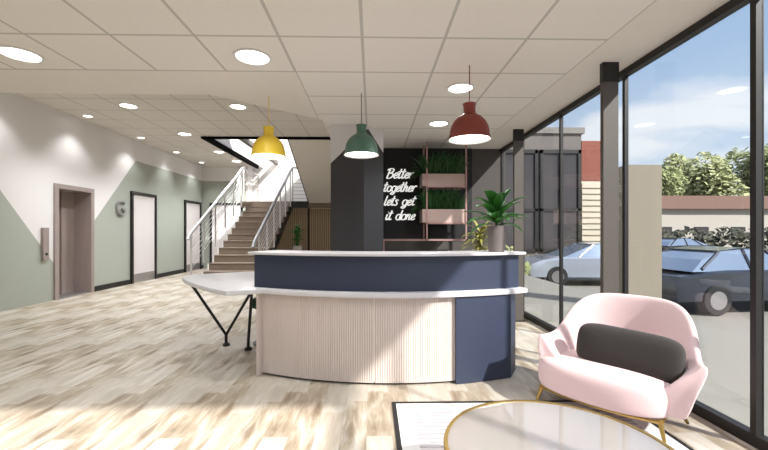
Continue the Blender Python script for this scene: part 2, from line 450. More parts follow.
# steel columns
for i, (x, y, lab) in enumerate(((1.975,3.17,'dark steel column by the windows behind the pink armchair'), (2.005,5.22,'dark steel column by the windows beyond the desk end'), (1.975,-.92,'dark steel column by the windows behind the camera'))):
    t = thing('steel_column', lab, 'column', (x,y,0), 0, None)
    obj('shaft', box(B(), (-.065,-.065,.015), (.065,-.022,ZF-.16), .004), 'column_metal', t)
    obj('head_cap', box(B(), (-.067,-.067,ZF-.16), (.067,-.020,ZF)), 'frame_black', t)
    obj('base_plate', box(B(), (-.08,-.085,0), (.08,-.002,.015), .003), 'frame_black', t)

# ------------------------------------------------------------------ ceiling lights
def downlight(x, y, z, r, label, group, power, wash=False):
    t = thing('ceiling_downlight', label, 'ceiling light', (x,y,z), 0, group)
    bm = B(); lathe(bm, [(r,0),(r,-.008),(r*.86,-.010),(r*.84,-.002),(r*.84,0)], n=36); obj('rim', bm, 'white_paint', t, True)
    bm = B(); lathe(bm, [(r*.84,-.003),(0,-.003)], n=36); obj('diffuser', bm, 'down_white', t)
    ld = bpy.data.lights.new('lamp', 'SPOT'); ld.energy = power; ld.spot_size = R(130 if not wash else 110); ld.spot_blend = .7; ld.shadow_soft_size = r*.6
    ld.color = (.96,.98,1)
    lo = bpy.data.objects.new('lamp', ld); C.objects.link(lo); lo.parent = t; lo.location = (0,0,-.03)
    if wash: lo.rotation_euler = (0, R(-8), 0)
PW = 34
PW = 46
G1 = 'round downlights in the low ceiling'
downlight(-2.78,3.06,ZF,.15,'round downlight in the low ceiling at far left',G1,PW)
downlight(-.96,3.07,ZF,.15,'round downlight in the low ceiling nearest above the yellow pendant',G1,PW)
downlight(.86,3.69,ZF,.135,'round downlight in the low ceiling just behind the red pendant cord',G1,PW)
downlight(.86,4.90,ZF,.135,'round downlight in the low ceiling left of the red pendant',G1,PW)
for x, y, l in ((-2.78,1.25,'added unseen round downlight in the low ceiling above the camera, at left'), (-.96,1.25,'added unseen round downlight in the low ceiling just above the camera'), (.86,1.8,'added unseen round downlight in the low ceiling above the coffee table'),
                (-2.78,-1.9,'added unseen round downlight behind the camera, at left'), (-.2,-1.9,'added unseen round downlight behind the camera, in the middle'), (1.6,-1.9,'added unseen round downlight behind the camera, at right')):
    downlight(x,y,ZF,.15,l,G1,PW*1.05)  # unseen downlights added to brighten the desk front; first three follow the row spacing
G2 = 'round downlights in the high ceiling'
for x, y, l in ((-4.24,6.70,'round downlight in the high ceiling, nearest above the lift'), (-2.35,6.70,'round downlight in the high ceiling, just left of the yellow pendant'),
                (-4.2,8.60,'second round downlight along the lift lobby ceiling'), (-4.2,10.5,'third round downlight along the lift lobby ceiling'), (-4.2,11.85,'farthest round downlight near the end wall')):
    downlight(x,y,ZR,.15,l,G2,PW*3.7)
G3 = 'small wall washing downlights'
for y, l in ((5.75,'small downlight close to the left wall before the lift'), (7.30,'small downlight close to the left wall above the lift'), (8.95,'small downlight close to the left wall above the first door'), (10.55,'small downlight close to the left wall between the doors'), (12.1,'small downlight close to the left wall above the far door')):
    downlight(-5.38,y,ZR,.085,l,G3,PW*.6,True)

# pendants
def pendant(x, y, m, label, cordm):
    t = thing('pendant_lamp', label, 'pendant lamp', (x,y,ZF), 0, 'pendants over the desk')
    zb = 2.0-ZF
    bm = B(); tube(bm, [(0,0,0),(0,0,zb+.31)], .004, 8); obj('cord', bm, cordm, t, True)
    prof = [(.178,0),(.176,.012),(.168,.03),(.163,.075),(.153,.115),(.132,.155),(.100,.188),(.068,.208),(.052,.222),(.049,.24),(.050,.285),(.056,.300),(.054,.306),(.012,.308),(.0,.309)]
    inner = [(.0,.300),(.045,.296),(.043,.23),(.062,.203),(.126,.15),(.157,.075),(.162,.03),(.170,.004),(.178,0)]
    bm = B(); lathe(bm, [(r,z+zb) for r,z in prof], n=48)
    obj('lamp_shade', bm, m, t, True)
    bm = B(); lathe(bm, [(r,z+zb) for r,z in inner], n=48)
    obj('shade_lining', bm, 'white_paint', t, True)
    bm = B(); lathe(bm, [(.16,zb+.022),(.10,zb+.020),(0,zb+.02)], n=48); obj('diffuser', bm, 'lamp_white', t)
pendant(-1.07,3.95,'yellow','yellow bell-shaped pendant lamp','yellow')
pendant(-.11,3.85,'green','green bell-shaped pendant lamp in front of the pillar','cord_grey')
pendant(.82,3.19,'red','dark red bell-shaped pendant lamp','red')

# ------------------------------------------------------------------ stairs
ST = thing('staircase', 'brown wood staircase with black stringer rising to a landing', 'staircase', (-3.23,8.35,0))
XS0, XS1 = -.57, .70; RI, TR, NS = 2.17/13, .285, 13
for i in range(12):
    bm = B(); box(bm, (XS0, TR*i, max(0, RI*i-.02)), (XS1, TR*(i+1)+.02, RI*(i+1)-.025)); box(bm, (XS0, TR*i-.02, RI*(i+1)-.025), (XS1, TR*(i+1)+.02, RI*(i+1)), .004)
    obj('step', bm, 'stair_wood', ST)
def stringer(x0, x1):
    poly = [(0,0)]
    for i in range(12): poly += [(TR*i-.005, RI*(i+1)-.01), (TR*(i+1)-.005, RI*(i+1)-.01)]
    poly += [(TR*12+.1, RI*13-.03), (TR*12+.1, RI*12-.12), (.32,0)]
    bm = B(); prism_x(bm, poly, x0, x1); return bm
obj('stringer', stringer(XS1, XS1+.03), 'black_metal', ST)
obj('stringer', stringer(XS0-.03, XS0), 'void_white', ST)
LY = TR*12
bm = B(); box(bm, (XS0-.26, LY, RI*12-.02), (2.6, LY+1.8, RI*13)); obj('landing', bm, 'stair_wood', ST)
bm = B(); box(bm, (XS1+.03, LY-.03, RI*13-.2), (1.27, LY, RI*13)); obj('landing_edge', bm, 'black_metal', ST)
# returning upper flight (soffit seen from below)
o0 = 8.35
poly = [(12.12-o0,1.97),(8.80-o0,3.42),(8.80-o0,3.62)]
k = 8
for i in range(k): 
    yy = 8.80+ (12.12-8.80)*i/k; zz = 3.62-(3.62-2.17)*i/k
    poly += [(yy+.41-o0, zz), (yy+.41-o0, zz-.18)]
bm = B(); prism_x(bm, poly, 1.28, 2.65); obj('upper_flight', bm, 'soffit', ST)
bm = B(); prism_x(bm, [(12.13-o0,1.965),(8.80-o0,3.415),(8.80-o0,3.47),(12.13-o0,2.02)], 1.255, 1.28); obj('flight_edge', bm, 'black_metal', ST)
# railings
def sloped_rail(x, label, ys, m):
    t = thing('stair_railing', label, 'stair railing', (x, 8.1, 0), 0, None)
    zr = lambda y: 1.0+.5855*y        # local y from 8.1
    bm = B(); tube(bm, [(0,ys-.06,zr(ys)-.10),(0,ys,zr(ys)),(0,3.72,zr(3.72)),(0,3.80,zr(3.72)+.02)], .038, 12); obj('handrail', bm, m, t, True)
    for j in range(6):
        y = .36+.64*j; bm = B(); zb = RI*max(0, math.floor((y-.25)/TR)+1) if y > .25 else 0
        tube(bm, [(0,y,zb),(0,y,zr(y))], .02, 8); obj('post', bm, 'steel_pale', t, True)
    for j in range(7):
        off = -.14-.11*j; bm = B()
        tube(bm, [(0,.36,zr(.36)+off),(0,3.6,zr(3.6)+off)], .006, 6); obj('cable', bm, 'steel_pale', t, True)
sloped_rail(-3.99, 'steel cable railing on the left side of the stairs', .27, 'steel_pale')
sloped_rail(-2.50, 'steel cable railing on the right side of the stairs, nearer the pillar', 0, 'rail_grey')
def flat_rail(name_label, a, b, dark):
    t = thing('landing_railing', name_label, 'landing railing', (a[0],a[1],2.17), 0, None)
    v = Vector((b[0]-a[0], b[1]-a[1], 0)); m = 'steel_pale' if not dark else 'steel'
    bm = B(); tube(bm, [(0,0,1.05),(v.x,v.y,1.05)], .028, 10); obj('handrail', bm, m, t, True)
    for s in (0.02,.98):
        bm = B(); tube(bm, [(v.x*s,v.y*s,0),(v.x*s,v.y*s,1.05)], .02, 8); obj('post', bm, m, t, True)
    for j in range(8):
        bm = B(); tube(bm, [(0,0,.10+.115*j),(v.x,v.y,.10+.115*j)], .009, 6); obj('cable', bm, m, t, True)
flat_rail('steel railing along the left edge of the landing', (-4.02,11.95), (-4.02,13.58), False)
flat_rail('steel railing across the landing between the two flights', (-2.48,11.85), (-2.0,11.85), True)
# slatted wall beneath the landing
SW = shell('wall_slats', 'brown ribbed timber wall under the stair landing', 'wall', (-2.07,12.15,0))
bm = B(); box(bm, (-1.3,.03,0), (1.6,.06,1.975)); obj('backing', bm, 'slat_gap', SW)
bm = B(); x = -1.3
while x < 1.58:
    if abs(x+.0) > .03: box(bm, (x,0,.0), (x+.042,.032,1.975))
    x += .06
obj('slats', bm, 'slat', SW)

# ------------------------------------------------------------------ leaves
def leaf(bm, base, az, length, width, elev, droop, n=7, fold=.25, twist=0):
    p = Vector(base); e = elev; pts = []
    st = length/n
    for i in range(n+1):
        pts.append((p.copy(), e)); 
        p = p+Vector((math.cos(az)*math.cos(e), math.sin(az)*math.cos(e), math.sin(e)))*st
        e -= droop/n*(1+i/n)
    side = Vector((-math.sin(az), math.cos(az), 0))
    rows = []
    for i, (q, ee) in enumerate(pts):
        s = i/n; w = width*.5*(math.sin(PI*min(1, (s*.93+.06)))**.8)
        up = Vector((-math.cos(az)*math.sin(ee), -math.sin(az)*math.sin(ee), math.cos(ee)))
        rows.append((bm.verts.new(q-side*w+up*w*fold), bm.verts.new(q), bm.verts.new(q+side*w+up*w*fold)))
    for a, b in zip(rows, rows[1:]):
        bm.faces.new((a[0],a[1],b[1],b[0])); bm.faces.new((a[1],a[2],b[2],b[1]))
def solid(o, th=.0015):
    md = o.modifiers.new('thick', 'SOLIDIFY'); md.thickness = th; return o

# floor plant under the stairs
t = thing('potted_plant', 'leafy green plant in a tall white pot under the stairs', 'potted plant', (-2.16,11.0,0))
bm = B(); lathe(bm, [(0,0),(.11,0),(.125,.83),(.105,.83),(.10,.79),(0,.79)], n=28); obj('pot', bm, 'pot_white', t, True)
bm = B()
for i in range(46):
    a = random.uniform(0, 2*PI); h = random.uniform(.8,1.35)
    leaf(bm, (random.uniform(-.05,.05), random.uniform(-.05,.05), h), a, random.uniform(.2,.36), .06, R(random.uniform(40,80)), R(random.uniform(60,110)), 5)
solid(obj('foliage', bm, 'leaf', t, 'all'))
bm = B()
for i in range(5): tube(bm, [(random.uniform(-.05,.05),random.uniform(-.05,.05),.78),(random.uniform(-.06,.06),random.uniform(-.06,.06),1.35)], .008, 6)
obj('stem', bm, 'leaf_dark', t, True)

# ------------------------------------------------------------------ shelving and lettering
SH = thing('shelf_frame', 'rose coloured metal shelf frame against the black panel', 'shelf frame', (0,0,0))
PX = (.845,1.455); YF, YB = 5.86, 6.22; rr = .011
for x in PX:
    for y in ((YF, YB) if x < 1 else (YF,)):
        bm = B(); box(bm, (x-rr,y-rr,1.09), (x+rr,y+rr,ZF)); obj('post', bm, 'rose_metal', SH)
for z in (1.10,1.925,1.36):
    x0 = .14 if z < 1.2 else PX[0]
    for y in (YF, YB):
        bm = B(); box(bm, (x0,y-rr,z-rr), (PX[1]+rr,y+rr,z+rr)); obj('rail', bm, 'rose_metal', SH)
    for x in PX:
        bm = B(); box(bm, (x-rr,YF,z-rr), (x+rr,YB,z+rr)); obj('rail', bm, 'rose_metal', SH)
bm = B(); box(bm, (.16,YF,1.105), (PX[1],YB,1.118)); obj('shelf_board', bm, 'charcoal', SH)
for z in (1.10,):
    for x in (.17,):
        bm = B(); box(bm, (x,YF+.02,0), (x+.02,YF+.04,1.09)); obj('support', bm, 'rose_metal', SH)
for z0, h, lab in ((1.937,.19,'pale box planter on the upper shelf with green foliage'), (1.372,.205,'pale box planter on the lower shelf with green foliage')):
    t = thing('box_planter', lab, 'planter', (1.11,5.92,z0), 0, None)
    bm = B(); X0, X1, Y0, Y1, w = -.335, .325, -.055, .28, .012
    box(bm, (X0,Y0,0), (X1,Y1,.012)); box(bm, (X0,Y0,.012), (X1,Y0+w,h)); box(bm, (X0,Y1-w,.012), (X1,Y1,h)); box(bm, (X0,Y0+w,.012), (X0+w,Y1-w,h)); box(bm, (X1-w,Y0+w,.012), (X1,Y1-w,h))
    obj('box', bm, 'planter_box', t)
    bm = B(); box(bm, (X0+w,Y0+w,.012), (X1-w,Y1-w,h-.02)); obj('soil', bm, 'soil', t)
    bm = B()
    for i in range(330):
        a = random.uniform(PI, 2*PI)
        px = random.uniform(X0+.02,X1-.02); py = random.uniform(Y0+.03,Y1-.05)
        sx = .7 if px > .25 else 1
        leaf(bm, (px,py,h-.03), a, random.uniform(.27,.42)*sx, random.uniform(.016,.03), R(random.uniform(58,88)), R(random.uniform(5,55)), 5)
    for i in range(40):
        leaf(bm, (X0+.02,random.uniform(Y0+.06,Y1),h-.02), PI+random.uniform(-.5,.5), random.uniform(.14,.3), .025, R(random.uniform(30,85)), R(random.uniform(50,150)), 5)
    solid(obj('foliage', bm, 'leaf_dark', t, 'all'))
# brush lettering
EL = [(.4+.36*math.cos(a)*1.0+.02, .5+.5*math.sin(a)) for a in [R(40+20*i) for i in range(19)]]
GL = {
 'B': (1.12, [[(.30,1.62),(.2,.8),(.08,0)], [(-.1,1.45),(.3,1.74),(.8,1.68),(.9,1.4),(.7,1.05),(.4,.93),(.85,.85),(.98,.5),(.75,.12),(.35,-.02),(.0,.08)]]),
 'e': (.70, [[(.08,.42),(.45,.55),(.6,.8),(.42,1.0),(.16,.8),(.06,.35),(.28,.0),(.70,.25)]]),
 't': (.54, [[(.30,1.7),(.18,.8),(.12,.25),(.26,.0),(.54,.2)], [(-.14,1.16),(.60,1.24)]]),
 'o': (.82, [EL]),
 'g': (.84, [EL, [(.74,1.0),(.70,.2),(.60,-.30),(.35,-.52),(.05,-.42),(.1,-.3),(.84,.2)]]),
 'h': (.86, [[(.24,1.75),(.14,.8),(.06,0)], [(.1,.4),(.38,.95),(.58,.9),(.54,.4),(.56,.05),(.86,.2)]]),
 'r': (.66, [[(.1,1.02),(.08,0)], [(.08,.5),(.3,.9),(.52,1.04),(.64,.86)]]),
 'l': (.5, [[(.26,1.75),(.16,.9),(.1,.25),(.22,.0),(.5,.2)]]),
 's': (.66, [[(.6,.86),(.38,1.02),(.16,.8),(.42,.5),(.46,.16),(.18,.0),(-.02,.14)]]),
 'i': (.46, [[(.14,1.0),(.08,.25),(.2,.0),(.46,.2)], [(.22,1.36),(.27,1.42)]]),
 'd': (.92, [EL, [(.86,1.75),(.74,.9),(.68,.25),(.74,.02),(.95,.2)]]),
 'n': (.86, [[(.08,1.02),(.06,0)], [(.08,.42),(.38,.96),(.58,.9),(.52,.4),(.56,.03),(.86,.2)]]),
}
def smoothpts(p, k=4):
    if len(p) < 3: return [p[0], ((p[0][0]+p[1][0])/2, (p[0][1]+p[1][1])/2), p[1]]
    out = []
    for i in range(len(p)-1):
        a = p[max(i-1,0)]; b = p[i]; c = p[i+1]; d = p[min(i+2,len(p)-1)]
        for j in range(k):
            t = j/k; q = []
            for m in (0,1): q.append(.5*(2*b[m]+(c[m]-a[m])*t+(2*a[m]-5*b[m]+4*c[m]-d[m])*t*t+(3*b[m]-a[m]-3*c[m]+d[m])*t**3))
            out.append(tuple(q))
    out.append(p[-1]); return out
LT = thing('wall_lettering', 'white brush script wall lettering reading Better together lets get it done', 'wall lettering', (.0,6.362,0))
XH = .092
def word(txt, x0, x1, zbase):
    adv = sum(GL[c][0] for c in txt); sc = (x1-x0)/adv; x = 0; bm = B()
    for ch in txt:
        a, strokes = GL[ch]
        for s in strokes:
            pp = smoothpts(s); n = len(pp)
            pts = [((x0+(x+px)*sc+.28*py*XH-.008), 0, zbase+py*XH) for px, py in pp]
            rs = []
            for i in range(n):
                dx = pts[min(i+1,n-1)][0]-pts[max(i-1,0)][0]; dz = pts[min(i+1,n-1)][2]-pts[max(i-1,0)][2]
                dn = math.hypot(dx, dz) or 1
                rs.append(.0074+.0050*abs(dz/dn))
            tube(bm, pts, rs, 8, True, .35)
        x += a
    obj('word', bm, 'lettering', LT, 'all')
def zpx(y): return 1.224+(232-y)/380*6.36
def xpx(x): return (x-372.2)/380*6.36
word('Better', xpx(386.5), xpx(413), zpx(178.2))
word('together', xpx(383.5), xpx(416), zpx(191.5))
word('lets', xpx(384), xpx(398), zpx(205.3)); word('get', xpx(402), xpx(415), zpx(205.3))
word('it', xpx(385.5), xpx(391.5), zpx(219.8)); word('done', xpx(395.5), xpx(415), zpx(219.8))

# ------------------------------------------------------------------ reception desk
DK = thing('reception_desk', 'curved reception desk in pale ribbed wood and navy with white stone tops', 'reception desk', (0,0,0))
CX, CY, RD = .2, 5.655, 2.63
def arc(r, x0, x1, n=40):
    a0 = math.asin((x0-CX)/r); a1 = math.asin((x1-CX)/r)
    return [(CX+r*math.sin(a0+(a1-a0)*i/n), CY-r*math.cos(a0+(a1-a0)*i/n)) for i in range(n+1)]
def band(ro, ri, x0, x1): 
    o = arc(ro, x0, x1); i = arc(ri, CX+(x0-CX)*ri/ro, CX+(x1-CX)*ri/ro); return o+i[::-1]
# worktop slab sweeping back into the wing table
edge = arc(RD+.055, 1.325, -.93)
wing = [(-1.18,3.10),(-1.38,3.27),(-1.56,3.46),(-1.71,3.63),(-1.85,3.81),(-1.96,3.97),(-2.03,4.10),(-2.05,4.22),(-1.98,4.35),(-1.8,4.47),(-1.55,4.6),(-1.25,4.70),(-.95,4.72),(-.72,4.60),(-.58,4.35),(-.50,4.05)]
inner = arc(RD-.58, -.30, 1.08, 20)
obj('worktop', prism(B(), edge+wing+inner, .704, .746, .008), 'stone', DK, True)
obj('upper_panel', prism(B(), band(RD-.01, RD-.05, -1.03, 1.265), .746, 1.031), 'navy', DK, True)
obj('counter_top', prism(B(), band(RD+.045, RD-.33, -1.075, 1.315), 1.031, 1.054, .006), 'stone', DK, True)
# ribbed cladding in three panels
def ribbed(x0, x1):
    a0 = math.asin((x0-CX)/RD); a1 = math.asin((x1-CX)/RD); n = int(abs(a1-a0)*RD/.0047); o = []; 
    for i in range(n+1):
        a = a0+(a1-a0)*i/n; r = RD+(.0022 if (i//2)%2 else -.0005); o.append((CX+r*math.sin(a), CY-r*math.cos(a)))
    ii = arc(RD-.03, CX+(x0-CX)*(RD-.03)/RD, CX+(x1-CX)*(RD-.03)/RD, 20)
    return prism(B(), o+ii[::-1], .02, .704)
for x0, x1 in ((-.985,-.606),(-.600,.013),(.019,.70)):
    obj('cladding_panel', ribbed(x0, x1), 'wood_pale', DK)
obj('seam_backing', prism(B(), band(RD-.003, RD-.04, -.96, .70), .03, .70), 'wood_seam', DK)
obj('plinth', prism(B(), band(RD-.03, RD-.06, -.95, .70), 0, .03), 'charcoal', DK)
sp = arc(RD+.035, .672, 1.165, 14)+[(1.275,3.36),(1.24,3.42)]+arc(RD-.03, 1.15, .672, 14)
obj('end_panel', prism(B(), sp, .004, .704), 'navy', DK)
obj('end_panel', prism(B(), [(1.235,3.40),(1.265,3.37),(1.30,3.95),(1.27,3.95)], .004, .704), 'navy', DK)
obj('side_board', prism(B(), [(-.985,3.25),(-.96,3.24),(-.80,3.75),(-.825,3.76)], .004, .704), 'wood_pale', DK)
def vleg(foot, knee, tops):
    bm = B()
    lathe(bm, [(0,0),(.038,0),(.038,.018),(.02,.03),(.012,.034),(0,.034)], (foot[0],foot[1],0), 16)
    tube(bm, [(foot[0],foot[1],.03), knee], .016, 10)
    for tp in tops: tube(bm, [knee, tp], .015, 10)
    obj('leg', bm, 'black_metal', DK, True)
vleg((-1.575,4.13), (-1.575,4.13,.115), [(-1.94,4.07,.704), (-1.235,4.13,.704)])
vleg((-1.29,3.98), (-1.287,3.98,.12), [(-1.245,3.98,.704)])
# green seat just showing past the desk end
t = thing('desk_stool', 'dark green seat on a black stool behind the left end of the desk', 'stool', (-1.17,4.22,0))
bm = B(); lathe(bm, [(0,.40),(.15,.40),(.175,.425),(.175,.465),(.15,.49),(0,.495)], n=32); obj('seat', bm, 'green_seat', t, True)
bm = B(); tube(bm, [(0,0,.02),(0,0,.40)], .022, 12); lathe(bm, [(0,0),(.14,0),(.14,.012),(.03,.024),(0,.024)], n=28); obj('pedestal', bm, 'black_metal', t, True)

# counter plant
t = thing('potted_plant', 'broad-leaved green plant in a taupe pot on the counter end', 'potted plant', (1.06,3.23,1.054))
bm = B(); lathe(bm, [(0,0),(.064,0),(.077,.222),(.069,.222),(.066,.20),(0,.20)], n=36); obj('pot', bm, 'pot_taupe', t, True)
bm = B(); lathe(bm, [(.068,.201),(0,.204)], n=24); obj('soil', bm, 'soil', t)
bm = B(); rnd = random.Random(3)
for i in range(24):
    a = i*2.4; h = .2+.008*i; el = 12+i*2.9
    leaf(bm, (math.cos(a)*.015, math.sin(a)*.015, .23+.0055*i), a, rnd.uniform(.21,.30), rnd.uniform(.07,.105), R(el+rnd.uniform(-10,10)), R(rnd.uniform(25,60)), 8, .3)
for a, l in ((R(5),.27),(R(-14),.25),(R(195),.22),(R(100),.25),(R(20),.24)): leaf(bm, (0,0,.25), a, l, .035, R(38), R(60), 8)
solid(obj('foliage', bm, 'leaf', t, 'all'))
bm = B(); tube(bm, [(0,0,.2),(.005,0,.36)], .01, 8); obj('stem', bm, 'leaf_dark', t, True)
# palm behind the counter
t = thing('potted_palm', 'yellow-green spiky palm in a dark pot on the floor behind the counter', 'potted plant', (1.50,5.25,0))
bm = B(); lathe(bm, [(0,0),(.13,0),(.16,.4),(.145,.4),(.14,.36),(0,.36)], n=32); obj('pot', bm, 'charcoal', t, True)
bm = B()
for i in range(70):
    a = random.uniform(0, 2*PI)
    leaf(bm, (random.uniform(-.03,.03),random.uniform(-.03,.03),random.uniform(.85,1.22)), a, random.uniform(.22,.38), .034, R(random.uniform(25,80)), R(random.uniform(50,110)), 6)
solid(obj('fronds', bm, 'leaf_yellow', t, 'all'))
bm = B(); tube(bm, [(0,0,.34),(.01,.01,1.22)], .018, 8); obj('stem', bm, 'bark', t, True)

# ------------------------------------------------------------------ rug and coffee table
RG = thing('area_rug', 'pale patterned rug with a black border under the coffee table', 'rug', (0,0,0))
X0, X1, Y0, Y1, bw = .14, 1.80, .7, 2.72, .028
bm = B(); box(bm, (X0,Y0,0), (X0+bw,Y1,.008)); box(bm, (X1-bw,Y0,0), (X1,Y1,.008)); box(bm, (X0+bw,Y0,0), (X1-bw,Y0+bw,.008)); box(bm, (X0+bw,Y1-bw,0), (X1-bw,Y1,.008))
obj('border', bm, 'black_panel', RG)
bm = B(); box(bm, (X0+bw,Y0+bw,0), (X1-bw,Y1-bw,.007)); obj('field', bm, 'rug_weave', RG)

T = thing('coffee_table', 'round grey glass coffee table with a brass rim on the rug', 'coffee table', (.69,1.375,.008))
bm = B(); lathe(bm, [(0,.400),(.408,.400),(.408,.414),(0,.414)], n=96); obj('glass_top', bm, 'table_glass', T, True)
bm = B(); lathe(bm, [(.408,.394),(.421,.394),(.424,.398),(.424,.414),(.421,.418),(.408,.418)], n=96, close=True); obj('rim', bm, 'brass', T, True)
for k in range(3):
    a = R(90+120*k); bm = B(); tube(bm, [(.34*math.cos(a),.34*math.sin(a),0),(.39*math.cos(a),.39*math.sin(a),.394)], .010, 10); obj('leg', bm, 'brass', T, True)

# ------------------------------------------------------------------ armchair
CH = thing('armchair', 'wide pink armchair with brass legs by the window', 'armchair', (1.425,2.425,.0), math.atan2(-.75,.66))
def sm(t): t = max(0, min(1, t)); return t*t*(3-2*t)
HW, DP = .405, .57
path = []
for i in range(5): path.append((-HW, .0+.12*i/4, 'L'))
n = 18
for i in range(1, n):
    a = PI-PI*i/n
    c = math.cos(a); s_ = math.sin(a); e_ = .86
    path.append((HW*math.copysign(abs(c)**e_, c), .12+(DP-.12)*(abs(s_)**e_), 'B'))
for i in range(5): path.append((HW, .12-.12*i/4, 'R'))
bm = B(); rows = []
for i, (s0, t0, _) in enumerate(path):
    a = path[max(i-1,0)]; b = path[min(i+1,len(path)-1)]
    d = Vector((b[0]-a[0], b[1]-a[1], 0)).normalized(); nr = Vector((-d.y, d.x, 0))   # outward
    if nr.dot(Vector((s0, t0-.2, 0))) < 0: nr = -nr
    q = t0/DP
    zt = .465+.29*sm((q-.36)/.63)
    p = Vector((s0+.07, t0+.03, 0)); th = .062
    back = Vector((0,1,0))
    def at(off, z):
        lean = (.20-.12*sm(q/.6))*max(0, (z-.2)/.5)**1.15
        set_back = 0.10*max(0,(z-.3)/.2)*(1-sm(q/.25)) if z > .3 else 0
        return p+nr*(lean+off)+back*min(set_back,.09)+Vector((0,0,z))
    prof = [at(-th*(1.2+1.2*(1-sm(q/.5))),.165), at(-.02,.145), at(0,.18), at(.004,.30), at(.004,zt*.6+.1), at(0,zt-.045), at(-th*.22,zt-.006), at(-th*.5,zt), at(-th*.8,zt-.008), at(-th,zt-.045), at(-th*(1.25+.5*(1-sm(q/.5))),zt*.55+.12), at(-th*(1.5+1.2*(1-sm(q/.5))),.27)]
    rows.append([bm.verts.new(v) for v in prof])
m_ = len(rows[0])
for a, b in zip(rows, rows[1:]):
    for k in range(m_): bm.faces.new((a[k], b[k], b[(k+1)%m_], a[(k+1)%m_]))
bm.faces.new(rows[0]); bm.faces.new(list(reversed(rows[-1])))
obj('backrest', bm, 'pink', CH, 'all', 2)
# seat
bm = B(); N = 40; rows = []
def outline(sc, dz):
    r = []
    for k in range(N):
        a = 2*PI*k/N; c, s_ = math.cos(a), math.sin(a); e_ = .6 if s_ < 0 else .42
        x = .415*math.copysign(abs(c)**e_, c)*sc; y = .225+.265*math.copysign(abs(s_)**e_, s_)*sc
        if s_ < 0: y -= .05*(1-(x/.415)**2)
        crown = 0
        r.append(bm.verts.new((x, y, dz)))
    return r
for sc, z in ((.90,.125),(.975,.135),(1.0,.17),(1.005,.24),(.985,.29),(.92,.318),(.75,.338),(.4,.350)): rows.append(outline(sc, z))
for a, b in zip(rows, rows[1:]):
    for k in range(N): bm.faces.new((a[k], a[(k+1)%N], b[(k+1)%N], b[k]))
bm.faces.new(list(reversed(rows[0]))); bm.faces.new(rows[-1])
obj('seat', bm, 'pink', CH, 'all', 1)
# brass under-frame and legs
bm = B(); zf = .112
fr = [(-.36,.03),(-.2,-.012),(0,-.028),(.2,-.012),(.36,.03),(.345,.42),(-.345,.42)]
tube(bm, [(x,y,zf) for x,y in fr+fr[:1]], .010, 8); obj('base_frame', bm, 'brass', CH, True)
for x, y, dx, dy in ((-.345,.04,-.03,-.03),(.345,.04,.03,-.03),(.355,.36,.07,.03),(-.335,.36,-.05,.03)):
    bm = B(); tube(bm, [(x,y,.125),(x+dx,y+dy,0.012)], [.016,.009], 10); obj('leg', bm, 'brass', CH, True)
# bolster cushion
bm = B(); nu, nv = 40, 20
def spw(v, e): return math.copysign(abs(v)**e, v)
rows = []
for j in range(nv+1):
    ph = -PI/2+PI*j/nv; row = []
    for i in range(nu):
        th = 2*PI*i/nu
        row.append(bm.verts.new(((.30)*spw(math.sin(ph),.42), .075*spw(math.cos(ph),.42)*spw(math.cos(th),.75), .145*spw(math.cos(ph),.42)*spw(math.sin(th),.62))) if 0 < j < nv else None)
    rows.append(row)
e0 = bm.verts.new((-.30,0,0)); e1 = bm.verts.new((.30,0,0))
for j in range(1, nv-1):
    for i in range(nu): bm.faces.new((rows[j][i], rows[j][(i+1)%nu], rows[j+1][(i+1)%nu], rows[j+1][i]))
for i in range(nu):
    bm.faces.new((e0, rows[1][(i+1)%nu], rows[1][i])); bm.faces.new((e1, rows[nv-1][i], rows[nv-1][(i+1)%nu]))
pl = obj('cushion', bm, 'pillow', None, 'all')
tag(pl, 'charcoal oblong cushion resting on the pink armchair', 'cushion')
rz = math.atan2(-.75,.66); ex = Vector((math.cos(rz), math.sin(rz), 0)); ny = Vector((-math.sin(rz), math.cos(rz), 0))
pl.location = Vector((1.425,2.425,.440))+ex*.135+ny*.21; pl.rotation_euler = (R(-14),R(2.5),rz)

